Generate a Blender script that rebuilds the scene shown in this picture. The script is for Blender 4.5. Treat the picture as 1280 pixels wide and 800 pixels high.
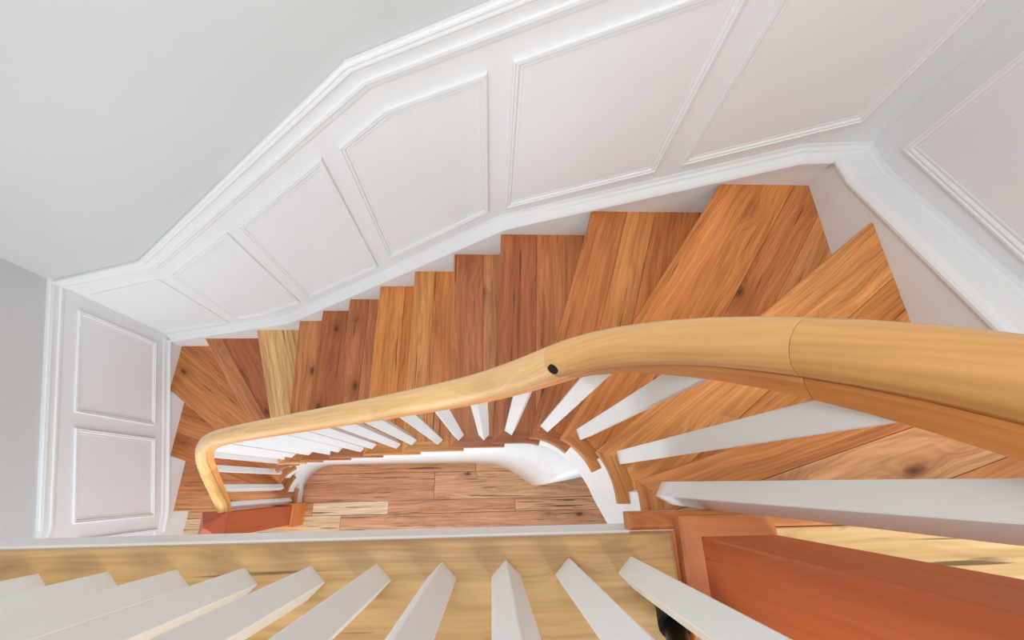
import bpy, bmesh, math, random
from mathutils import Vector, Matrix

for o in list(bpy.data.objects):
    bpy.data.objects.remove(o, do_unlink=True)
random.seed(7)
scene = bpy.context.scene
COL = scene.collection
PI = math.pi

# ------------------------------------------------------------------ camera, world, lights, exposure
H = 0.19                                   # riser height
CZ = 4.0084                                # camera height above the lower floor
cam_d = bpy.data.cameras.new('camera')
cam = bpy.data.objects.new('camera', cam_d)
COL.objects.link(cam)
cam.location = (0, 0, CZ)
rx, ry, rz = (math.radians(a) for a in (21.1215, -2.5824, -1.1123))
cam.rotation_euler = (Matrix.Rotation(rz, 3, 'Z') @ Matrix.Rotation(ry, 3, 'Y') @ Matrix.Rotation(rx, 3, 'X')).to_euler()
cam_d.sensor_fit = 'HORIZONTAL'
cam_d.sensor_width = 36.0
cam_d.lens = 529.25 / 1280 * 36.0
cam_d.clip_start = 0.02
scene.camera = cam

world = bpy.data.worlds.new('world')
scene.world = world
world.use_nodes = True
world.node_tree.nodes['Background'].inputs[0].default_value = (0.90, 0.96, 1.0, 1)
world.node_tree.nodes['Background'].inputs[1].default_value = 0.16


def area_light(name, loc, target, sx, sy, power, color=(1, 1, 1)):
    d = bpy.data.lights.new(name, 'AREA')
    d.shape = 'RECTANGLE'
    d.size, d.size_y = sx, sy
    d.energy = power
    d.color = color
    o = bpy.data.objects.new(name, d)
    COL.objects.link(o)
    o.location = loc
    o.rotation_euler = (Vector(target) - Vector(loc)).to_track_quat('-Z', 'Y').to_euler()
    return o


FILL_TINT = (0.89, 0.96, 1.0)  # cool tint shared by the added fill lights
area_light('stairwell_fill_light', (-0.5, 0.2, 5.85), (-0.5, 0.2, 0), 1.4, 1.0, 31, (0.92, 0.97, 1.0))  # added overhead fill for treads and walls; no known lamp here
area_light('landing_ceiling_light', (0.9, -1.3, 5.7), (0.2, -0.2, 3.2), 0.35, 0.35, 13, (1.0, 0.9, 0.76))
area_light('left_fill_light', (-2.58, -1.15, 4.0), (0.4, 0.6, 3.2), 1.15, 1.85, 38, FILL_TINT)  # added fill at an unseen opening; lights the mouldings from the left
area_light('right_fill_light', (1.43, -1.6, 4.4), (-1.5, 0.6, 2.4), 1.1, 1.5, 22, FILL_TINT)  # added fill at an unseen opening; brightens the left side
area_light('lower_fill_light', (-1.0, -2.5, 1.5), (-0.8, 0.6, 1.2), 2.8, 1.8, 76, FILL_TINT)  # added wide fill in the open front; no window stands there

scene.view_settings.view_transform = 'Standard'
scene.view_settings.look = 'None'
scene.view_settings.gamma = 1.0
scene.view_settings.use_curve_mapping = False
scene.view_settings.exposure = 0.12


# ------------------------------------------------------------------ materials
def lin(c):
    return tuple(((v / 255) / 12.92 if v / 255 <= 0.04045 else ((v / 255 + 0.055) / 1.055) ** 2.4) for v in c) + (1.0,)


class NT:
    def __init__(self, name):
        self.m = bpy.data.materials.new(name)
        self.m.use_nodes = True
        self.t = self.m.node_tree
        self.b = self.t.nodes['Principled BSDF']

    def n(self, typ, **kw):
        nd = self.t.nodes.new(typ)
        for k, v in kw.items():
            setattr(nd, k, v)
        return nd

    def link(self, a, b):
        self.t.links.new(a, b)

    def math(self, op, a, b=None, clamp=False):
        nd = self.n('ShaderNodeMath', operation=op, use_clamp=clamp)
        for i, v in enumerate((a, b)):
            if v is None:
                continue
            if isinstance(v, (int, float)):
                nd.inputs[i].default_value = v
            else:
                self.link(v, nd.inputs[i])
        return nd.outputs[0]

    def mix(self, fac, a, b, blend='MIX'):
        nd = self.n('ShaderNodeMix', data_type='RGBA', blend_type=blend)
        for s, v in ((nd.inputs[0], fac), (nd.inputs[6], a), (nd.inputs[7], b)):
            if isinstance(v, (int, float)):
                s.default_value = v
            elif isinstance(v, tuple):
                s.default_value = v
            else:
                self.link(v, s)
        return nd.outputs[2]

    def rng(self, v, a, b, c, d):
        nd = self.n('ShaderNodeMapRange')
        self.link(v, nd.inputs[0])
        for i, x in enumerate((a, b, c, d)):
            nd.inputs[i + 1].default_value = x
        return nd.outputs[0]


def wood(name, contrast=1.0, knots=0.5, cracks=0.5, rough=0.34, streak=1.0, ring=1.0, kscale=1.0):
    """Board wood. UV is in metres, u along the grain; the board's own tone comes from the object colour."""
    w = NT(name)
    uv = w.n('ShaderNodeUVMap')
    inf = w.n('ShaderNodeObjectInfo')
    rnd = w.math('MULTIPLY', inf.outputs['Random'], 57.0)
    sep = w.n('ShaderNodeSeparateXYZ')
    w.link(uv.outputs[0], sep.inputs[0])
    u = w.math('ADD', sep.outputs[0], rnd)
    v = sep.outputs[1]

    def vec(su, sv, zoff):
        c = w.n('ShaderNodeCombineXYZ')
        w.link(w.math('MULTIPLY', u, su), c.inputs[0])
        w.link(w.math('MULTIPLY', v, sv), c.inputs[1])
        w.link(w.math('ADD', rnd, zoff), c.inputs[2])
        return c.outputs[0]

    def noise(su, sv, z, detail=3.0):
        nd = w.n('ShaderNodeTexNoise')
        w.link(vec(su, sv, z), nd.inputs['Vector'])
        nd.inputs['Scale'].default_value = 1.0
        nd.inputs['Detail'].default_value = detail
        return nd.outputs[0]
    # knots
    vor = w.n('ShaderNodeTexVoronoi')
    w.link(vec(3.4 * kscale, 7.0 * kscale, 3.0), vor.inputs['Vector'])
    vor.inputs['Scale'].default_value = 1.0
    csep = w.n('ShaderNodeSeparateColor')
    w.link(vor.outputs['Color'], csep.inputs[0])
    pick = w.math('GREATER_THAN', csep.outputs[0], 1.0 - knots)
    kd = vor.outputs['Distance']
    kn = w.math('ADD', kd, w.math('MULTIPLY', w.math('SUBTRACT', noise(40.0, 60.0, 5.0, 2.0), 0.5), 0.10))
    kcore = w.math('MULTIPLY', w.rng(kn, 0.03, 0.13, 1.0, 0.0), pick)
    khalo = w.math('MULTIPLY', w.rng(kd, 0.08, 0.55, 1.0, 0.0), pick)
    # growth rings, pushed around the knots
    warp = w.math('MULTIPLY', w.math('SUBTRACT', noise(1.6, 9.0, 11.0, 2.0), 0.5), 0.16)
    bend = w.math('MULTIPLY', w.math('MULTIPLY', khalo, khalo), 0.05)
    vv = w.math('ADD', w.math('ADD', v, warp), bend)
    s = w.math('SINE', w.math('MULTIPLY', vv, 480.0))
    s2 = w.math('SINE', w.math('MULTIPLY', vv, 171.0))
    ringv = w.math('ADD', w.math('MULTIPLY', s, 0.5), w.math('MULTIPLY', s2, 0.5))
    fine = noise(5.0, 130.0, 23.0, 4.0)
    mid = noise(2.2, 48.0, 27.0, 3.0)
    broad = noise(1.2, 13.0, 31.0, 2.0)
    f = w.math('ADD', w.math('MULTIPLY', ringv, 0.19 * ring), w.math('MULTIPLY', w.math('SUBTRACT', fine, 0.5), 0.8 * streak))
    f = w.math('ADD', f, w.math('MULTIPLY', w.math('SUBTRACT', mid, 0.5), 1.0 * streak))
    f = w.math('ADD', f, w.math('MULTIPLY', w.math('SUBTRACT', broad, 0.5), 0.9))
    f = w.math('ADD', w.math('MULTIPLY', f, contrast), 0.5, clamp=True)
    tint = inf.outputs['Color']
    dark = w.mix(1.0, tint, (0.82, 0.70, 0.60, 1), 'MULTIPLY')
    light = w.mix(1.0, tint, (1.78, 1.93, 2.02, 1), 'MULTIPLY')
    col = w.mix(f, dark, light)
    col = w.mix(w.math('MULTIPLY', w.math('MULTIPLY', khalo, khalo), 0.55), col, w.mix(1.0, tint, (0.62, 0.42, 0.34, 1), 'MULTIPLY'))
    col = w.mix(w.math('MULTIPLY', kcore, 0.85), col, (0.06, 0.022, 0.012, 1))
    if cracks > 0:
        cr = w.rng(noise(2.4, 62.0, 41.0, 2.0), 0.725 - 0.03 * cracks, 0.775 - 0.03 * cracks, 0.0, 0.75)
        col = w.mix(cr, col, (0.05, 0.022, 0.01, 1))
    w.link(col, w.b.inputs['Base Color'])
    w.b.inputs['Roughness'].default_value = rough
    w.b.inputs['Specular IOR Level'].default_value = 0.35
    bp = w.n('ShaderNodeBump')
    bp.inputs['Strength'].default_value = 0.12
    bp.inputs['Distance'].default_value = 0.002
    w.link(fine, bp.inputs['Height'])
    w.link(bp.outputs[0], w.b.inputs['Normal'])
    return w.m


def paint(name, col, rough=0.5):
    w = NT(name)
    nd = w.n('ShaderNodeTexNoise')
    nd.inputs['Scale'].default_value = 6.0
    tc = w.n('ShaderNodeTexCoord')
    w.link(tc.outputs['Object'], nd.inputs['Vector'])
    c2 = tuple(x * 0.975 for x in col[:3]) + (1,)
    w.link(w.mix(nd.outputs[0], col, c2), w.b.inputs['Base Color'])
    w.b.inputs['Roughness'].default_value = rough
    w.b.inputs['Specular IOR Level'].default_value = 0.3
    return w.m


M_TREAD = wood('heart_pine_tread', 0.95, 0.6, 1.5)
M_FLOOR = wood('reclaimed_floor_plank', 0.95, 0.3, 3.4, 0.45)
M_RAIL = wood('oiled_fir_handrail', 0.5, 0.34, 0.0, 0.26, 0.7, 0.8)
M_NEWEL = wood('red_brown_newel', 0.5, 0.25, 2.2, 0.4, 0.7, 0.5)
M_SILL = wood('knotty_pine_sill', 0.7, 0.45, 2.2, 0.3, 1.0, 0.8, 2.6)
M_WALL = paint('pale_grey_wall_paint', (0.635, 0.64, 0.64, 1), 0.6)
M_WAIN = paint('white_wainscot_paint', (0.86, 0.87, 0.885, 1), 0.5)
M_TRIM = paint('white_trim_paint', (0.87, 0.88, 0.895, 1), 0.4)
M_BAL = paint('white_baluster_paint', (0.90, 0.905, 0.91, 1), 0.4)
M_BRONZE = paint('dark_bronze_metal', (0.045, 0.028, 0.02, 1), 0.3)
M_BRONZE.node_tree.nodes['Principled BSDF'].inputs['Metallic'].default_value = 0.7
M_RUBBER = paint('black_rubber', (0.012, 0.012, 0.013, 1), 0.55)
M_HOLE = paint('dark_plug_hole', (0.02, 0.01, 0.006, 1), 0.8)

gl = NT('clear_window_glass')
tr, gs, mx = gl.n('ShaderNodeBsdfTransparent'), gl.n('ShaderNodeBsdfGlossy'), gl.n('ShaderNodeMixShader')
gs.inputs['Roughness'].default_value = 0.02
mx.inputs[0].default_value = 0.06
gl.link(tr.outputs[0], mx.inputs[1])
gl.link(gs.outputs[0], mx.inputs[2])
gl.link(mx.outputs[0], gl.t.nodes['Material Output'].inputs['Surface'])
M_GLASS = gl.m

# ------------------------------------------------------------------ object helpers
ORG = {}


def place(o, parent, org):
    COL.objects.link(o)
    org = Vector(org)
    ORG[o.name] = org
    if parent is not None:
        o.parent = parent
        o.location = org - ORG[parent.name]
    else:
        o.location = org
    return o


def tag(o, label=None, cat=None, kind=None, group=None):
    if label:
        o['label'] = label
    if cat:
        o['category'] = cat
    if kind:
        o['kind'] = kind
    if group:
        o['group'] = group
    return o


def empty(name, org, parent=None):
    o = bpy.data.objects.new(name, None)
    o.empty_display_size = 0.1
    return place(o, parent, org)


def finish(name, bm, mat, parent=None, org=None, color=None, uvf=None, smooth=False):
    """bm is in world space; the object's origin goes to org (default: centre of its base)."""
    bmesh.ops.recalc_face_normals(bm, faces=bm.faces[:])
    if org is None:
        vs = [v.co for v in bm.verts]
        lo = [min(v[i] for v in vs) for i in range(3)]
        hi = [max(v[i] for v in vs) for i in range(3)]
        org = ((lo[0] + hi[0]) / 2, (lo[1] + hi[1]) / 2, lo[2])
    org = Vector(org)
    lay = bm.loops.layers.uv.active or bm.loops.layers.uv.new('UVMap')
    if uvf:
        for fc in bm.faces:
            for l in fc.loops:
                l[lay].uv = uvf(l.vert.co, fc.normal)
    bmesh.ops.translate(bm, verts=bm.verts[:], vec=-org)
    me = bpy.data.meshes.new(name)
    bm.to_mesh(me)
    bm.free()
    if smooth:
        me.polygons.foreach_set('use_smooth', [True] * len(me.polygons))
    me.materials.append(mat)
    o = bpy.data.objects.new(name, me)
    if color:
        o.color = lin(color)
    return place(o, parent, org)


def grain_uv(direction):
    g = Vector(direction).normalized()
    ref = Vector((0, 0, 1)) if abs(g.z) < 0.9 else Vector((1, 0, 0))
    a = g.cross(ref).normalized()
    b = g.cross(a)

    def f(co, n):
        if abs(n.dot(g)) > 0.8:
            return (co.dot(a), co.dot(b))
        return (co.dot(g), co.dot(a) + co.dot(b) * 1.37)
    return f


def bm_prism(pts, z0, z1, bm=None):
    bm = bm or bmesh.new()
    lo = [bm.verts.new((p[0], p[1], z0)) for p in pts]
    hi = [bm.verts.new((p[0], p[1], z1)) for p in pts]
    n = len(pts)
    bm.faces.new(hi)
    bm.faces.new(lo[::-1])
    for i in range(n):
        bm.faces.new((lo[i], lo[(i + 1) % n], hi[(i + 1) % n], hi[i]))
    return bm


def bm_box(lo, hi, bm=None):
    return bm_prism([(lo[0], lo[1]), (hi[0], lo[1]), (hi[0], hi[1]), (lo[0], hi[1])], lo[2], hi[2], bm)


def bevel_all(bm, w, seg=1, sel=None):
    es = [e for e in bm.edges if (sel is None or sel(e))]
    if es:
        bmesh.ops.bevel(bm, geom=es, offset=w, segments=seg, affect='EDGES', profile=0.5, clamp_overlap=True)


def loft(secs, closed=False, cap=True, bm=None):
    """secs: list of sections (equal-length lists of points)."""
    bm = bm or bmesh.new()
    rows = [[bm.verts.new(p) for p in s] for s in secs]
    m = len(rows[0])
    for a, b in zip(rows[:-1], rows[1:]):
        for j in range(m if closed else m - 1):
            k = (j + 1) % m
            bm.faces.new((a[j], a[k], b[k], b[j]))
    if cap:
        bm.faces.new(rows[0])
        bm.faces.new(rows[-1][::-1])
    return bm


def clip(poly, n, d):
    """keep points with p.n >= d"""
    out = []
    for i in range(len(poly)):
        a, b = poly[i], poly[(i + 1) % len(poly)]
        da, db = a[0] * n[0] + a[1] * n[1] - d, b[0] * n[0] + b[1] * n[1] - d
        if da >= 0:
            out.append(a)
        if (da > 0 > db) or (da < 0 < db):
            t = da / (da - db)
            out.append((a[0] + (b[0] - a[0]) * t, a[1] + (b[1] - a[1]) * t))
    r = []
    for p in out:
        if not r or math.hypot(p[0] - r[-1][0], p[1] - r[-1][1]) > 1e-4:
            r.append(p)
    if len(r) > 1 and math.hypot(r[0][0] - r[-1][0], r[0][1] - r[-1][1]) < 1e-4:
        r.pop()
    return r


# ------------------------------------------------------------------ plan of the stair
XL, XR, YW = -2.539, 1.2865, 1.102         # faces of the skirting boards where the treads end
XLW, XRW, YBW = -2.545, 1.405, 1.145       # faces of the walls
XLC, XRC, YC, RN, YN = -1.39, 0.123, -0.053, 0.20, 0.147   # inner edge: two quarter turns joined by a straight
T1 = XRC - XLC
QL = XR - XL


def inner(t, off=0.0):
    """inner edge of the flight (line of the return nosings), off metres into the stair"""
    r = RN + off
    if t < 0:
        a = -t / RN
        if a <= PI / 2:
            return (XLC - r * math.sin(a), YC + r * math.cos(a))
        return (XLC - r, YC - (a - PI / 2) * RN)
    if t <= T1:
        return (XLC + t, YN + off)
    a = (t - T1) / RN
    if a <= PI / 2:
        return (XRC + r * math.sin(a), YC + r * math.cos(a))
    return (XRC + r, YC - (a - PI / 2) * RN)


def outer(q, pad=0.0):
    if q < 0:
        return (XL - pad + .005, YW + q)
    if q <= QL:
        return (XL + q, YW + pad)
    return (XR + pad, YW - (q - QL))


#        t inner, q outer, board cuts behind the nosing, tone per board
ST = [
    (-0.417, -1.260, [.15], [(182, 122, 80), (170, 108, 68)]),
    (-0.3246, -0.849, [.17], [(166, 98, 56), (178, 112, 66)]),
    (-0.229, -0.365, [.30], [(180, 115, 66), (178, 108, 60)]),
    (-0.139, 0.297, [.105], [(176, 114, 72), (160, 92, 60)]),
    (-0.040, 0.787, [.21], [(206, 158, 106), (198, 148, 96)]),
    (0.084, 1.180, [.16], [(184, 120, 72), (190, 126, 76)]),
    (0.264, 1.412, [.17], [(160, 92, 54), (168, 100, 58)]),
    (0.497, 1.648, [.12], [(168, 102, 62), (172, 106, 64)]),
    (0.732, 1.882, [.15], [(198, 126, 66), (190, 116, 58)]),
    (0.967, 2.117, [.11], [(196, 132, 74), (190, 118, 62)]),
    (1.202, 2.349, [.15], [(174, 106, 64), (184, 122, 76)]),
    (1.392, 2.5865, [.17], [(160, 92, 54), (178, 110, 66)]),
    (1.522, 2.980, [.15, .27], [(174, 104, 58), (184, 118, 66), (180, 108, 58)]),
    (1.607, 3.4605, [.25, .38], [(188, 116, 62), (182, 110, 60), (194, 128, 76)]),
    (1.691, 4.124, [.17, .33], [(196, 130, 74), (190, 122, 66), (196, 128, 72)]),
    (1.774, 4.657, [.078, .20], [(192, 124, 72), (206, 150, 104), (196, 130, 80)]),
    (1.827, 4.977, [], []),                # edge of the upper floor
]
TT = 0.03                                  # tread thickness


def tz(i):
    return (i + 1) * H


stair = empty('staircase', (-1.3, 0.5, 0))
tag(stair, 'winding staircase of orange-brown pine treads turning twice beside the panelled wall', 'staircase')

for i in range(16):
    t0, q0, cuts, tones = ST[i]
    t1, q1 = ST[i + 1][0], ST[i + 1][1]
    z = tz(i)
    last = i == 15
    ov = 0.03
    RW = 0.045
    P, O = inner(t0), outer(q0, 0.004)
    tin = []
    k = 10
    ta, tb = t0 + RW, t1 + ov
    for j in range(k + 1):
        tin.append(inner(ta + (tb - ta) * j / k, RW))
    qend = q1 + ov
    body = [O, P] + tin + [outer(qend, 0.004)]
    for qc in (QL, 0.0):
        if q0 < qc < qend:
            body.append((outer(qc, 0)[0] + (0.004 if qc else 0.001), YW + 0.004))
    d = Vector((P[0] - O[0], P[1] - O[1])).normalized()
    n = Vector((-d.y, d.x))
    mid = Vector(tin[len(tin) // 2])
    if (mid - Vector(P)).dot(n) < 0:
        n = -n
    base = n.dot(Vector(P))
    core = [(body[0][0] + n.x * .004, body[0][1] + n.y * .004)] + [(body[1][0] + n.x * .006 , body[1][1] + n.y * .006)] + body[2:]
    tread = finish('tread', bm_prism(core, z - TT + .001, z - 0.014), M_TREAD, stair, color=tones[0], uvf=grain_uv((d.x, d.y, 0)))
    edges = [-0.01] + cuts + [9.0]
    for b in range(len(edges) - 1):
        pl = clip(body, n, base + edges[b] + (0.0006 if b else 0))
        pl = clip(pl, -n, -(base + edges[b + 1] - 0.0006))
        if len(pl) < 3:
            continue
        dz = random.uniform(-0.0006, 0.0004)
        bm = bm_prism(pl, z - 0.0135, z + dz)
        if b == 0:
            bm.free()
            bm = bm_prism(pl, z - TT, z + dz)

            def nose(e):
                return all(abs(n.dot(v.co.xy) - base) < 1e-4 for v in e.verts) and abs(e.verts[0].co.z - e.verts[1].co.z) < 1e-5
            bevel_all(bm, 0.008, 3, nose)
        bevel_all(bm, 0.0009, 1, lambda e: all(v.co.z > z - 0.002 for v in e.verts))
        finish('board', bm, M_TREAD, tread, color=tones[min(b, len(tones) - 1)], uvf=grain_uv((d.x, d.y, 0)))
    # mitred return nosing along the inner end
    te = t1 + (0.03 if last else 0.055)
    k = 12
    e0 = [inner(t0 + (te - t0) * j / k, 0.0) for j in range(k + 1)]
    e1 = [inner(ta + (te - ta) * j / k, RW) for j in range(k + 1)]
    bm = bmesh.new()
    secs = []
    for j in range(k + 1):
        a, b2 = Vector(e0[j]), Vector(e1[j])
        u = (b2 - a).normalized()
        secs.append([(b2.x, b2.y, z - TT), (a.x + u.x * .006, a.y + u.y * .006, z - TT), (a.x, a.y, z - TT + .006), (a.x, a.y, z - .008),
                     (a.x + u.x * .003, a.y + u.y * .003, z - .003), (a.x + u.x * .008, a.y + u.y * .008, z - .0003), (b2.x, b2.y, z - .0003)])
    loft(secs, closed=True, bm=bm)
    g = Vector((e0[-1][0] - e0[0][0], e0[-1][1] - e0[0][1], 0))
    finish('return_nosing', bm, M_TREAD, tread, color=tuple(c * .9 for c in tones[0]), uvf=grain_uv(g))
    # white riser under this nosing
    zb = 0.0 if i == 0 else tz(i - 1)
    a, b2 = Vector(inner(t0 + .03, 0.032)), Vector(outer(q0 + .03, 0.0))
    nn = Vector((-(b2 - a).y, (b2 - a).x)).normalized() * 0.018
    if nn.dot(n) < 0:
        nn = -nn
    finish('riser', bm_prism([a, b2, b2 + nn, a + nn], zb, z - TT), M_TRIM, stair)


# the riser under the edge of the upper floor
a, b2 = Vector((0.36, -0.084)), Vector((XR, -0.084))
finish('riser', bm_prism([a, b2, b2 + Vector((0, -.018)), a + Vector((0, -.018))], tz(15), 3.2), M_TRIM, stair)


# white cut stringer along the well
def str_top(t):
    for i in range(15, -1, -1):
        if t >= ST[i][0] + 0.03:
            return tz(i) - TT
    return 0.0


def nose_line(t):
    for i in range(16):
        a, b = ST[i][0], ST[i + 1][0]
        if a <= t <= b:
            return H * (i + 1 + (t - a) / (b - a))
    return H if t < ST[0][0] else 17 * H


def str_bot(t):
    if t < 1.40:
        return max(0.0, nose_line(t) - 0.46)
    pts = [(1.40, 1.82), (1.58, 2.03), (1.76, 2.30), (1.827, 2.42), (1.93, 2.68)]
    for (a, za), (b, zb) in zip(pts[:-1], pts[1:]):
        if t <= b:
            return za + (zb - za) * (t - a) / (b - a)
    return pts[-1][1]


def stringer(ts, name):
    bm = bmesh.new()
    for a, b in zip(ts[:-1], ts[1:]):
        zt = str_top((a + b) / 2)
        lo_a, lo_b = str_bot(a), str_bot(b)
        pa, pb = inner(a, .03), inner(b, .03)
        qa, qb = inner(a, .058), inner(b, .058)
        v = [bm.verts.new(c) for c in ((*pa, lo_a), (*pb, lo_b), (*pb, zt), (*pa, zt), (*qa, lo_a), (*qb, lo_b), (*qb, zt), (*qa, zt))]
        for f in ((0, 1, 2, 3), (5, 4, 7, 6), (3, 2, 6, 7), (1, 0, 4, 5), (0, 3, 7, 4), (2, 1, 5, 6)):
            bm.faces.new([v[x] for x in f])
    return finish(name, bm, M_TRIM, stair)


ts = sorted(set([round(-0.38 + j * 0.02, 4) for j in range(117)] + [round(s[0] + 0.03, 4) for s in ST[:16]]))
ts = [t for t in ts if ST[0][0] + 0.03 <= t <= 1.94]
stringer(ts, 'stringer')

# ------------------------------------------------------------------ lower floor: planks
floor = finish('floor', bm_box((-2.7, -2.6, -0.06), (2.2, 1.2, -0.022)), M_FLOOR, None, color=(120, 84, 60), uvf=grain_uv((1, 0, 0)))
tag(floor, 'lower floor of reclaimed pine planks at the foot of the stairs', 'floor', 'structure')
rows = [(-0.382, -0.227, [-1.275, 1.0], [(212, 184, 150), (198, 148, 114), (200, 152, 118)]),
        (-0.227, -0.122, [-1.52, -0.885, 0.205], [(200, 150, 112), (214, 192, 162), (196, 144, 110), (206, 156, 120)]),
        (-0.122, 0.105, [-0.50], [(190, 136, 104), (205, 158, 122)]),
        (0.105, 0.30, [-0.14], [(196, 142, 106), (212, 166, 126)])]
pool = [(200, 150, 114), (192, 140, 104), (214, 172, 134), (208, 178, 142), (186, 132, 98)]
y = 0.30
while y < 1.1:
    w_ = random.choice((.11, .15, .2))
    rows.append((y, y + w_, [random.uniform(-1.8, -.8), random.uniform(-.2, .9)], [random.choice(pool) for _ in range(3)]))
    y += w_
y = -0.382
while y > -2.5:
    w_ = random.choice((.11, .15, .2))
    rows.append((y - w_, y, [random.uniform(-2.0, -1.2), random.uniform(-.6, .6)], [random.choice(pool) for _ in range(3)]))
    y -= w_
for (ya, yb, js, tones) in rows:
    xs = [-2.68] + js + [2.18]
    for j in range(len(xs) - 1):
        bm = bm_box((xs[j] + .0012, ya + .0014, -0.022), (xs[j + 1] - .0012, yb - .0014, random.uniform(-.0008, 0)))
        bevel_all(bm, 0.0012, 1, lambda e: all(v.co.z > -.01 for v in e.verts))
        finish('plank', bm, M_FLOOR, floor, color=(tones[j][0] * .90, tones[j][1] * .865, tones[j][2] * .84), uvf=grain_uv((1, 0, 0)))

# ------------------------------------------------------------------ walls
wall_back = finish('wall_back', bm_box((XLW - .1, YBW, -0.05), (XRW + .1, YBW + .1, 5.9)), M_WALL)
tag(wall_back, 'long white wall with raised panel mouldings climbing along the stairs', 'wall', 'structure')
WY0, WY1, WZ0, WZ1 = -1.75, -.55, 3.05, 4.95           # unseen opening added high in the left wall for the left fill
bm = bm_box((XLW - .1, -2.6, -0.05), (XLW, YBW, WZ0))
bm_box((XLW - .1, -2.6, WZ1), (XLW, YBW, 5.9), bm)
bm_box((XLW - .1, -2.6, WZ0), (XLW, WY0, WZ1), bm)
bm_box((XLW - .1, WY1, WZ0), (XLW, YBW, WZ1), bm)
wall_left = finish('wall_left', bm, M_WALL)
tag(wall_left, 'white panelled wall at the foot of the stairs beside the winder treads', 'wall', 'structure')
VY0, VY1, VZ0, VZ1 = -2.2, -1.0, 3.6, 5.2  # unseen opening added in the right wall for the right fill
bm = bm_box((XRW, -2.6, -0.05), (XRW + .1, YBW, VZ0))
bm_box((XRW, -2.6, VZ1), (XRW + .1, YBW, 5.9), bm)
bm_box((XRW, -2.6, VZ0), (XRW + .1, VY0, VZ1), bm)
bm_box((XRW, VY1, VZ0), (XRW + .1, YBW, VZ1), bm)
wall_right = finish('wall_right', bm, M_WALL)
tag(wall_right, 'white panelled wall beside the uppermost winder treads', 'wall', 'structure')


def window(name, label, xw, sx, y0, y1, z0, z1):
    """unseen sash window added in a side wall around a fill light; sx = +1 where the room lies towards +X"""
    def bxx(xa, xb, ya, yb, za, zb):
        a, c = sorted((xw + sx * xa, xw + sx * xb))
        return bm_box((a, ya, za), (c, yb, zb))
    win = finish(name, bxx(-.02, .05, y0 - .08, y1 + .08, z0 - .05, z0), M_TRIM)
    tag(win, label, 'window', 'structure')
    for ya, yb, za, zb in ((y0 - .07, y0, z0, z1 + .07), (y1, y1 + .07, z0, z1 + .07), (y0, y1, z1, z1 + .07)):
        finish('added_window_casing', bxx(-.01, .02, ya, yb, za, zb), M_TRIM, win)
    ym, zm = (y0 + y1) / 2, (z0 + z1) / 2
    finish('added_window_muntin', bxx(-.03, -.005, ym - .02, ym + .02, z0, z1), M_TRIM, win)
    finish('added_window_muntin', bxx(-.029, -.006, y0, y1, zm - .02, zm + .02), M_TRIM, win)
    for ya, yb in ((y0, ym - .02), (ym + .02, y1)):
        for za, zb in ((z0, zm - .02), (zm + .02, z1)):
            finish('added_window_pane', bxx(-.02, -.016, ya, yb, za, zb), M_GLASS, win)


window('added_window_1', 'tall white-framed window, unseen and added for light, above the upper floor opposite the stair newel', XLW, 1, WY0, WY1, WZ0, WZ1)
window('added_window_2', 'white-framed window, unseen and added for light, above the upper floor beside the stair newel', XRW, -1, VY0, VY1, VZ0, VZ1)
ceiling = finish('ceiling', bm_box((XLW - .1, -2.6, 5.9), (XRW + .1, YBW + .1, 6.0)), M_WALL)
tag(ceiling, 'plain white ceiling high above the stairwell', 'ceiling', 'structure')

# wall below the flight, down to the lower floor
LB, LT = [], []                            # foot line on the lower floor, head line under the stringer
for j in range(12):
    t = -0.384 if j == 0 else -0.314 + (j - 1) * .0314
    LB.append(inner(t, .032))
    LT.append((*inner(t, .032), max(0.12, str_bot(min(t, -.01)) + .03)))
for x, yb, t in ((-1.2, .181, .19), (-.9, .181, .49), (-.55, .179, .84), (-.17, .176, 1.22), (-.031, .167, 1.36), (.03, .158, 1.42), (.076, .146, 1.47), (.125, .126, 1.51), (.169, .104, 1.55), (.211, .078, 1.59), (.253, .052, 1.62), (.288, .027, 1.65), (.323, .003, 1.69), (.365, -.022, 1.73), (.407, -.026, 1.765)):
    LB.append((x, yb))
    LT.append((*inner(t, .033), str_bot(t) + .04))
bm = bmesh.new()
secs = []
for j in range(len(LB)):
    a, c = Vector(LB[max(j - 1, 0)]), Vector(LB[min(j + 1, len(LB) - 1)])
    tn = (c - a).normalized()
    nn = Vector((-tn.y, tn.x)) * .02
    p, q = LB[j], LT[j]
    secs.append([(p[0], p[1], 0), q, (q[0] + nn.x, q[1] + nn.y, q[2]), (p[0] + nn.x, p[1] + nn.y, 0)])
loft(secs, closed=True, bm=bm)
for f in bm.faces:
    f.smooth = len(f.verts) == 4 and abs(f.normal.z) < .6
wall_inner = finish('wall_inner', bm, M_TRIM)
tag(wall_inner, 'smooth white wall curving under the stair flight down to the lower floor', 'wall', 'structure')


# ------------------------------------------------------------------ panel mouldings, chair rail, skirting
def off_poly(pts, d, closed=True):
    """offset a polyline to its left by d"""
    n = len(pts)
    out = []
    for i in range(n):
        p = Vector(pts[i])
        ds = []
        for a, b in ((i - 1, i), (i, i + 1)):
            if not closed and (a < 0 or b >= n):
                continue
            e = (Vector(pts[b % n]) - Vector(pts[a % n])).normalized()
            ds.append(e)
        if len(ds) == 1:
            e = ds[0]                       # open end: plumb cut against the corner
            out.append((p.x, p.y + d / e.x) if abs(e.x) > 1e-6 else (p.x - d * e.y, p.y))
        else:
            n1, n2 = Vector((-ds[0].y, ds[0].x)), Vector((-ds[1].y, ds[1].x))
            m = (n1 + n2)
            m = m / max(m.dot(n1), 1e-6)
            out.append((p.x + m.x * d, p.y + m.y * d))
    return out


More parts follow.
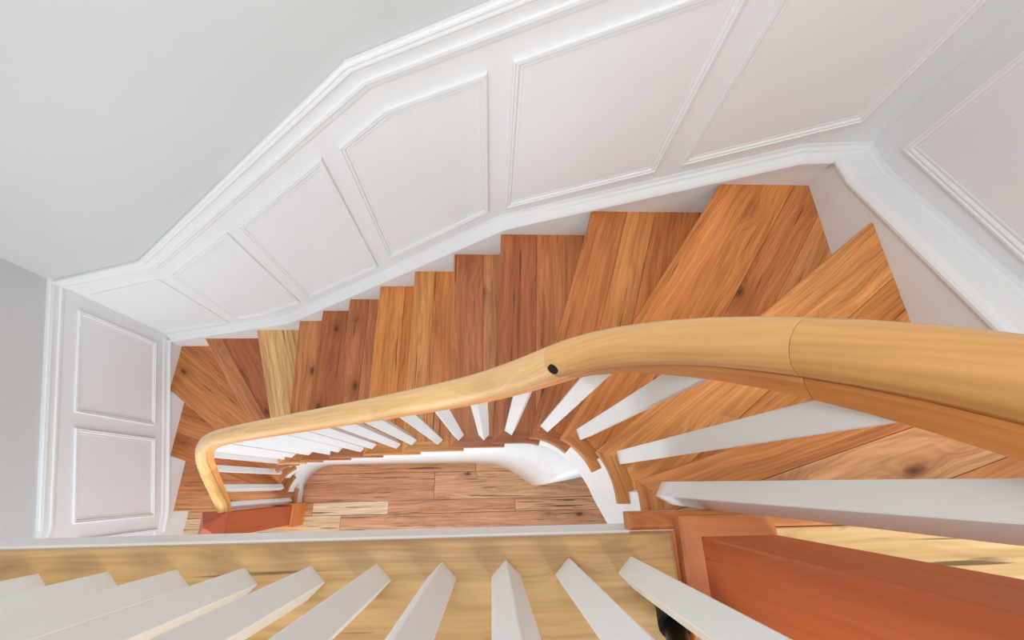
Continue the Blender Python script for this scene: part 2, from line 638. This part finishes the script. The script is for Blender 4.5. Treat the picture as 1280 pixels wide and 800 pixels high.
PANEL_PROF = [(0, 0), (.001, .011), (.003, .0145), (.008, .0150), (.011, .011), (.017, .0125), (.021, .010), (.024, .0055), (.030, .0075), (.034, .0065), (.035, 0)]


def panel(parent, pts, to3, lab=None):
    """pts counter-clockwise in wall coordinates: a flat field with a mitred moulding strip on each edge"""
    inn = off_poly(pts, .034)
    bm = bmesh.new()
    f1 = [bm.verts.new(to3(p[0], p[1], .0055)) for p in inn]
    f0 = [bm.verts.new(to3(p[0], p[1], -.002)) for p in inn]
    bm.faces.new(f1)
    bm.faces.new(f0[::-1])
    for i in range(len(f0)):
        k = (i + 1) % len(f0)
        bm.faces.new((f0[i], f0[k], f1[k], f1[i]))
    fld = finish('panel', bm, M_WAIN, parent)
    offs = [off_poly(pts, d) for d, h in PANEL_PROF]
    n = len(pts)
    for i in range(n):
        k = (i + 1) % n
        s0 = [to3(offs[j][i][0], offs[j][i][1], PANEL_PROF[j][1]) for j in range(len(PANEL_PROF))]
        s1 = [to3(offs[j][k][0], offs[j][k][1], PANEL_PROF[j][1]) for j in range(len(PANEL_PROF))]
        finish('moulding', loft([s0, s1], closed=True), M_TRIM, fld)
    return fld


def run(parent, pts, prof, to3, name):
    """sloping moulding along an open polyline; prof = (d below the line, h proud of the wall)"""
    offs = [off_poly(pts, -d, False) for d, h in prof]
    for i in range(len(pts) - 1):
        secs = [[to3(offs[j][k][0], offs[j][k][1], prof[j][1]) for j in range(len(prof))] for k in (i, i + 1)]
        finish(name, loft(secs, closed=True), M_TRIM, parent)


B3 = lambda x, z, h: (x, YBW - h, z)                    # back wall: a = X
L3 = lambda y, z, h: (XLW + h, y, z)                    # left wall: a = Y
R3 = lambda y, z, h: (XRW - h, -y, z)                   # right wall: a = -Y (so the flight still climbs with a)
KB = (YBW - .010) / 1.105
ZTOPL = 3.1


def b(x, z):                                            # measured on Y = 1.105, carried back to the wall plane
    return (x * KB, CZ - (CZ - z) * KB)


def sheet(parent, pts, to3):
    bm = bmesh.new()
    f1 = [bm.verts.new(to3(p[0], p[1], .004)) for p in pts]
    f0 = [bm.verts.new(to3(p[0], p[1], -.002)) for p in pts]
    bm.faces.new(f1)
    bm.faces.new(f0[::-1])
    for i in range(len(pts)):
        k = (i + 1) % len(pts)
        bm.faces.new((f0[i], f0[k], f1[k], f1[i]))
    return finish('wainscot_sheet', bm, M_WAIN, parent)


panel(wall_back, [b(-2.43, .915), b(-1.863, 1.10), b(-1.863, 1.787), b(-2.40, 1.583)], B3)
panel(wall_back, [b(-1.771, 1.168), b(-1.56, 1.245), b(-1.219, 1.455), b(-1.219, 2.272), b(-1.771, 1.825)], B3)
panel(wall_back, [b(-1.144, 1.525), b(-.609, 1.945), b(-.609, 2.769), b(-1.144, 2.318)], B3)
panel(wall_back, [b(-.533, 2.03), b(-.009, 2.453), b(-.009, 3.127), b(-.335, 2.987), b(-.533, 2.82)], B3)
panel(wall_back, [b(.062, 2.478), b(.632, 2.722), b(.632, 3.402), b(.062, 3.163)], B3)
panel(wall_back, [b(.713, 2.755), b(1.243, 2.98), b(1.243, 3.66), b(.713, 3.436)], B3)
panel(wall_left, [(.455, .621), (1.048, .833), (1.048, 1.482), (.455, 1.285)], L3)
panel(wall_left, [(-.18, .385), (.368, .586), (.368, 1.245), (-.18, 1.05)], L3)
panel(wall_left, [(-1.1, .32), (-.27, .32), (-.27, .985), (-1.1, .985)], L3)
panel(wall_right, [(-1.034, 2.933), (-.28, 3.16), (-.28, 3.86), (-1.034, 3.633)], R3)

CAP = [(0, 0), (0, .015), (.004, .020), (.010, .021), (.013, .016), (.020, .020), (.026, .020), (.030, .013), (.036, .009), (.066, .009), (.070, .016), (.080, .016), (.086, .008), (.098, .007), (.106, .003), (.110, 0)]
cz_l, cz_m, cz_r = b(-1.824, 1.992), b(-.408, 3.145), None
s_l, s_r = .367, .416
run(wall_back, [(XLW, cz_l[1] - s_l * (cz_l[0] - XLW)), cz_l, cz_m, (XRW, cz_m[1] + s_r * (XRW - cz_m[0]))], CAP, B3, 'chair_rail')
zc = cz_l[1] - s_l * (cz_l[0] - XLW)
run(wall_left, [(-2.5, 1.16), (-.20, 1.16 + .10), (YBW, 1.16 + .10 + .335 * (YBW + .2))], CAP, L3, 'chair_rail')
zr = cz_m[1] + s_r * (XRW - cz_m[0])
run(wall_right, [(-YBW, zr), (.2, zr + .34 * (YBW + .2)), (2.5, zr + .34 * (YBW + .2))], CAP, R3, 'chair_rail')


sheet(wall_back, [(XLW, 0), (XRW, 0), (XRW, zr - .03), (cz_m[0], cz_m[1] - .03), (cz_l[0], cz_l[1] - .03), (XLW, zc - .03)], B3)
sheet(wall_left, [(-2.6, 0), (YBW, 0), (YBW, 1.26 + .335 * (YBW + .2) - .03), (-.2, 1.23), (-2.5, 1.13), (-2.6, 1.13)], L3)
sheet(wall_right, [(-YBW, 2.2), (.2, ZTOPL), (.2, zr + .34 * (YBW + .2) - .03), (-YBW, zr - .03)], R3)


def skirt(name, label, poly, to3, parent_kind='structure', thick=(0, .043)):
    bm = bmesh.new()
    f0 = [bm.verts.new(to3(p[0], p[1], thick[0])) for p in poly]
    f1 = [bm.verts.new(to3(p[0], p[1], thick[1])) for p in poly]
    bm.faces.new(f1)
    bm.faces.new(f0[::-1])
    for i in range(len(poly)):
        k = (i + 1) % len(poly)
        bm.faces.new((f0[i], f0[k], f1[k], f1[i]))
    o = finish(name, bm, M_TRIM)
    tag(o, label, 'baseboard', 'structure')
    return o


def cap_prof(th):
    return [(0, 0), (.0, .008), (.012, .012), (.018, min(.020, th * .6)), (.026, min(.024, th * .7)), (.034, th * .85), (.042, th + .004), (.050, th + .010), (.058, th + .010), (.060, th + .002), (.064, th), (.066, 0)]


zl = lambda x: .70 + .38 * (x - XL)
top_b = [(XLW, .695), (-1.458, 1.10), (.038, 2.316), (1.15, 2.316 + .417 * 1.112), (XR + .02, 2.795)]
bb = skirt('baseboard_back', 'white skirting board stepping up the long panelled wall behind the treads',
           [(XLW, .3), (-1.6, .3), (.1, 1.6), (XR + .02, 2.2)] + top_b[::-1], B3, thick=(0, YBW - YW))
run(bb, [(x, z + .062) for x, z in top_b[:-1]] + [(XRW, 2.862)], cap_prof(YBW - YW), B3, 'base_moulding')
top_l = [(-.235, .25), (-.16, .262), (YW, .262 + .368 * (YW + .16))]
bl = skirt('baseboard_left', 'white skirting board beside the lowest winder treads', [(-.235, 0), (YW, 0)] + top_l[::-1], L3, thick=(0, .008))
run(bl, [(-.30, .30), (-.16, .312), (YW, .312 + .368 * (YW + .16))], cap_prof(.012), L3, 'base_moulding')
top_r = [(-YBW, 2.79), (-1.0, 2.812), (.05, 2.812 + .36 * 1.05), (2.5, 2.812 + .36 * 1.05)]
br = skirt('baseboard_right', 'wide white skirting board rising beside the uppermost winder treads',
           [(-YBW, 2.3), (-.4, 2.6), (.05, 3.0), (2.5, 3.0)] + top_r[::-1], R3, thick=(0, XRW - XR))
run(br, [(x, z + .062) for x, z in top_r], cap_prof(XRW - XR), R3, 'base_moulding')

# ------------------------------------------------------------------ upper floor (landing)
ZL = 17 * H
upper = finish('upper_floor', bm_box((XLW, -2.6, ZL - .13), (XRW, -.082, ZL - .031)), M_TRIM)
tag(upper, 'upper floor of pale pine boards at the head of the stairs', 'floor', 'structure')


def uboard(name, lo, hi, color, g=(1, 0, 0), mat=None, bev=.002, parent=upper):
    bm = bm_box(lo, hi)
    bevel_all(bm, bev, 2 if bev > .003 else 1, lambda e: all(v.co.z > hi[2] - .004 for v in e.verts))
    return finish(name, bm, mat or M_SILL, parent, color=color, uvf=grain_uv(g))


finish('fascia', bm_box((XLW, -.081, ZL - .125), (.352, -.0775, ZL - .004)), M_TRIM, upper)
uboard('nosing_board', (.231, -.079, ZL - .03), (XRW, -.05, ZL), (186, 118, 70), mat=M_TREAD, bev=.006)
uboard('edge_board', (.231, -.45, ZL - .03), (.3355, -.0795, ZL - .0005), (186, 118, 66), g=(0, 1, 0), mat=M_TREAD)
uboard('plank', (.3365, -.215, ZL - .02), (XRW, -.0795, ZL - .0005), (214, 178, 128))
y = -.2155
while y > -2.5:
    w_ = random.choice((.12, .16, .2))
    for xa, xb in ((-2.54, -.9), (-.9, .225), (.3365 if y > -.45 else .23, XRW)):
        uboard('plank', (xa + .001, max(y - w_, -2.59), ZL - .02), (xb - .001, y - .001, ZL - random.uniform(.0003, .001)), random.choice([(216, 174, 118), (206, 162, 104), (226, 188, 134)]))
    y -= w_
ZS = ZL + .02
sill = uboard('sill_board', (XLW + .002, -.285, ZL - .004), (.296, -.081, ZS), (170, 136, 92), bev=.006)

# ------------------------------------------------------------------ railings
stair_rail = empty('stair_railing', (-1.66, -.2, 0))
tag(stair_rail, 'round pale wood handrail on slim white square balusters beside the stair treads', 'railing')
land_rail = empty('landing_railing', (-.4, -.145, ZS))
tag(land_rail, 'row of white balusters on the knotty pine sill of the upper floor', 'railing')
BO = .053                                   # balusters stand this far in from the return nosings


def rail_pt(t):
    """centre line of the handrail above the line of balusters"""
    x, y = inner(t, BO)
    pts = [(-.50, 1.06), (-.40, 1.085), (-.342, 1.120), (-.314, 1.156), (-.286, 1.205), (-.258, 1.262), (-.23, 1.323), (-.202, 1.39), (-.175, 1.456), (-.147, 1.519), (-.119, 1.583), (-.091, 1.642), (-.063, 1.696), (-.035, 1.748),
           (-.007, 1.797), (.09, 1.945), (.19, 2.075), (.29, 2.186), (.49, 2.357), (.69, 2.517), (.89, 2.674), (1.09, 2.834), (1.29, 3.005), (1.39, 3.109), (1.44, 3.180), (1.49, 3.262), (1.548, 3.361), (1.583, 3.429), (1.618, 3.496), (1.653, 3.568), (1.688, 3.646), (1.722, 3.722), (1.757, 3.795), (1.79, 3.85), (1.827, 3.90), (1.87, 3.945)]
    if t <= pts[0][0]:
        z = pts[0][1]
    elif t >= pts[-1][0]:
        z = pts[-1][1]
    else:
        # smooth local average of the polyline
        z = 0
        for dt in (-.05, -.025, 0, .025, .05):
            tt = min(max(t + dt, pts[0][0]), pts[-1][0])
            for (a, za), (c, zc_) in zip(pts[:-1], pts[1:]):
                if a <= tt <= c:
                    z += (za + (zc_ - za) * (tt - a) / (c - a)) / 5
                    break
    return Vector((x, y, z))


ROUND = []
for k in range(17):
    a = math.radians(-38 + k * (256 / 16))
    ROUND.append((.030 * math.cos(a), .030 * math.sin(a)))
FILLET = [(-.024, -.0185), (-.0262, -.023), (-.0262, -.045), (-.0245, -.047), (.0245, -.047), (.0262, -.045), (.0262, -.023), (.024, -.0185)]


def sweep(name, pts, tans, mat, parent, color, u0=0.0, RAILP=ROUND):
    PER = [0]
    for k in range(len(RAILP)):
        p, q = RAILP[k], RAILP[(k + 1) % len(RAILP)]
        PER.append(PER[-1] + math.hypot(p[0] - q[0], p[1] - q[1]))
    bm = bmesh.new()
    lay = bm.loops.layers.uv.new('UVMap')
    rows = []
    us = [u0]
    for i, (p, t) in enumerate(zip(pts, tans)):
        t = t.normalized()
        n = t.cross(Vector((0, 0, 1))).normalized()
        upv = n.cross(t)
        rows.append([bm.verts.new(p + n * a + upv * c) for a, c in RAILP])
        if i:
            us.append(us[-1] + (p - pts[i - 1]).length)
    m = len(RAILP)
    for i in range(len(rows) - 1):
        for j in range(m):
            k = (j + 1) % m
            f = bm.faces.new((rows[i][j], rows[i][k], rows[i + 1][k], rows[i + 1][j]))
            f.smooth = m > 10 and j < 16
            for l, uvv in zip(f.loops, ((us[i], PER[j]), (us[i], PER[j + 1]), (us[i + 1], PER[j + 1]), (us[i + 1], PER[j]))):
                l[lay].uv = uvv
    for r in (rows[0], rows[-1][::-1]):
        bm.faces.new([bm.verts.new(v.co) for v in r])
    o = finish(name, bm, mat, parent, color=color)
    return o


def rail_piece(ta, tb, color):
    k = max(6, int((tb - ta) / .02))
    tsx = [ta + (tb - ta) * j / k for j in range(k + 1)]
    pts = [rail_pt(t) for t in tsx]
    tans = [rail_pt(t + .012) - rail_pt(t - .012) for t in tsx]
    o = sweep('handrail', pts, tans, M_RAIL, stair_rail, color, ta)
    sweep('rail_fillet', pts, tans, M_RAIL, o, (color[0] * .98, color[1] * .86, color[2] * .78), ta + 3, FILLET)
    return o


rail_piece(-.408, -.185, (214, 168, 106))
rail_piece(-.1845, -.03, (218, 178, 118))
r3 = rail_piece(-.0295, 1.506, (220, 177, 124))
r4 = rail_piece(1.5063, 1.679, (206, 158, 102))
r5 = rail_piece(1.6793, 1.862, (200, 148, 90))

# dark plug hole where two rail pieces are bolted together
pc = rail_pt(1.512)
tn = (rail_pt(1.524) - rail_pt(1.500)).normalized()
nn = tn.cross(Vector((0, 0, 1))).normalized()
upv = nn.cross(tn)
ax = (nn * .72 + upv * .69).normalized()
bm = bmesh.new()
mt = ax.to_track_quat('Z', 'Y').to_matrix().to_4x4()
mt.translation = pc + ax * .0285
bmesh.ops.create_cone(bm, cap_ends=True, segments=16, radius1=.0095, radius2=.0095, depth=.005, matrix=mt)
finish('plug_hole', bm, M_HOLE, r4)


def baluster(parent, x, y, z0, ztop, ang, slope=(0, 0), w=.034):
    """square baluster; the top follows the slope of the rail above"""
    bm = bmesh.new()
    lo, hi = [], []
    r = w / math.sqrt(2)
    for k in range(4):
        a = ang + PI / 4 + k * PI / 2
        dx, dy = r * math.cos(a), r * math.sin(a)
        lo.append(bm.verts.new((x + dx, y + dy, z0)))
        hi.append(bm.verts.new((x + dx, y + dy, ztop + dx * slope[0] + dy * slope[1])))
    bm.faces.new(hi)
    bm.faces.new(lo[::-1])
    for k in range(4):
        j = (k + 1) % 4
        bm.faces.new((lo[k], lo[j], hi[j], hi[k]))
    bevel_all(bm, .0012, 1, lambda e: abs(e.verts[0].co.z - e.verts[1].co.z) > .3)
    return finish('baluster', bm, M_BAL, parent, org=(x, y, z0))


spots = [(0, -.36), (1, -.268), (2, -.172), (3, -.083), (4, .005), (5, .13)]
for i in range(6, 11):
    spots += [(i, ST[i][0] + .045), (i, ST[i][0] + (.168 if i < 10 else .155))]
spots += [(11, 1.465), (12, 1.572), (13, 1.652), (14, 1.735), (15, 1.806)]
FIX = {11: 57, 12: 50, 13: 17, 14: 8, 15: 58}
for i, t in spots:
    p = rail_pt(t)
    tg = rail_pt(t + .012) - rail_pt(t - .012)
    hx = math.hypot(tg.x, tg.y)
    sl = tg.z / hx
    ux, uy = tg.x / hx, tg.y / hx
    baluster(stair_rail, p.x, p.y, tz(i), p.z - .041 * math.sqrt(1 + sl * sl), math.radians(FIX[i]) if i in FIX else math.atan2(uy, ux) + PI / 4, (ux * sl, uy * sl))

# newel at the foot of the stairs
nx0, nx1, ny0, ny1 = -1.742, -1.598, -.275, -.135
bm = bm_box((nx0, ny0, .0), (nx1, ny1, 1.085))
bevel_all(bm, .002, 1)
newel = finish('newel_post', bm, M_NEWEL, stair_rail, color=(172, 84, 50), uvf=grain_uv((0, 0, 1)))
tag(newel, 'red-brown square newel post with pyramid cap')
cx, cy = (nx0 + nx1) / 2, (ny0 + ny1) / 2
bm = bmesh.new()
secs = []
for hw, zz in ((.066, 1.085), (.076, 1.092), (.076, 1.118), (.074, 1.122), (.006, 1.20)):
    secs.append([(cx - hw, cy - hw, zz), (cx + hw, cy - hw, zz), (cx + hw, cy + hw, zz), (cx - hw, cy + hw, zz)])
loft(secs, closed=True, bm=bm)
finish('cap', bm, M_NEWEL, newel, color=(170, 84, 56), uvf=grain_uv((1, 0, 0)))
for (lo, hi) in (((nx1, ny0 - .016, 0), (nx1 + .016, ny1 + .016, .24)), ((nx0 - .016, ny0 - .016, 0), (nx0, ny1 + .016, .24)),
                 ((nx0, ny1, 0), (nx1, ny1 + .016, .24)), ((nx0, ny0 - .016, 0), (nx1, ny0, .24))):
    bm = bm_box(lo, hi)
    bevel_all(bm, .004, 1, lambda e: all(v.co.z > .2 for v in e.verts))
    finish('base_board', bm, M_NEWEL, newel, color=(200, 122, 64), uvf=grain_uv((0, 1, 0) if hi[0] - lo[0] < .05 else (1, 0, 0)))

# newel on the upper floor
mx0, mx1, my0, my1 = .337, .463, -.212, -.0865
bm = bm_box((mx0, my0, ZL), (mx1, my1, 4.24))
bevel_all(bm, .003, 1)
newel2 = finish('newel_post', bm, M_NEWEL, land_rail, color=(176, 92, 54), uvf=grain_uv((0, 0, 1)))
tag(newel2, 'thick red-brown square newel post with mitred base trim')
bm = bmesh.new()
cx, cy = (mx0 + mx1) / 2, (my0 + my1) / 2
loft([[(cx - w2, cy - w2, zz), (cx + w2, cy - w2, zz), (cx + w2, cy + w2, zz), (cx - w2, cy + w2, zz)] for w2, zz in ((.06, 4.24), (.075, 4.25), (.075, 4.27), (.01, 4.33))], closed=True, bm=bm)
finish('cap', bm, M_NEWEL, newel2, color=(170, 84, 56), uvf=grain_uv((1, 0, 0)))
TW = .030
ring = lambda w2, zz: [(mx0 - w2, my0 - w2, zz), (mx1 + w2, my0 - w2, zz), (mx1 + w2, my1 + w2, zz), (mx0 - w2, my1 + w2, zz)]
prof = ((0, ZL), (TW, ZL), (TW, ZL + .022), (TW - .004, ZL + .027), (0, ZL + .032))
for k, g in ((0, (1, 0, 0)), (2, (1, 0, 0)), (3, (0, 1, 0))):
    if k == 0:
        sa = [ring(w2, zz)[0] for w2, zz in prof]
        sb = [(mx1 + .001, my0 - w2, zz) for w2, zz in prof]
    elif k == 2:
        sa = [(mx1 + .001, my1 + w2, zz) for w2, zz in prof]
        sb = [ring(w2, zz)[3] for w2, zz in prof]
    else:
        sa = [ring(w2, zz)[3] for w2, zz in prof]
        sb = [ring(w2, zz)[0] for w2, zz in prof]
    finish('base_trim', loft([sa, sb], closed=True), M_NEWEL, newel2, color=(196, 124, 78), uvf=grain_uv(g))

ZR = 4.18
for j in range(24):
    baluster(land_rail, .2225 - .1 * j, -.1355, ZS, ZR - .035, PI / 4, w=.0335)
pts = [Vector((mx0 + .002 - j * .2, -.1355, ZR)) for j in range(14)]
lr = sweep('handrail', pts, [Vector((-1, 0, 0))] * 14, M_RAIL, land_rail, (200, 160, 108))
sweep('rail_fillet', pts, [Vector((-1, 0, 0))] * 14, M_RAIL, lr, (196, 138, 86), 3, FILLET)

# ------------------------------------------------------------------ slanted metal leg standing by the upper newel
leg = empty('tripod_leg', (.270, -.173, ZS))
tag(leg, 'slanted dark brown metal tube in a black rubber foot on the pine sill', 'tripod leg')


def tube(name, p0, p1, r0, r1, mat, parent, seg=20):
    p0, p1 = Vector(p0), Vector(p1)
    bm = bmesh.new()
    mt = (p1 - p0).to_track_quat('Z', 'Y').to_matrix().to_4x4()
    mt.translation = (p0 + p1) / 2
    bmesh.ops.create_cone(bm, cap_ends=True, segments=seg, radius1=r0, radius2=r1, depth=(p1 - p0).length, matrix=mt)
    for f in bm.faces:
        f.smooth = len(f.verts) == 4
    return finish(name, bm, mat, parent)


ldir = Vector((-.24, -.40, .88)).normalized()
f0 = Vector((.264, -.183, ZS + .034)) - ldir * .025
tube('foot', f0, f0 + ldir * .05, .021, .0225, M_RUBBER, leg)
tube('tube', f0 + ldir * .045, f0 + ldir * .62, .0155, .0155, M_BRONZE, leg)
tube('clamp', f0 + ldir * .60, f0 + ldir * .66, .021, .021, M_RUBBER, leg)
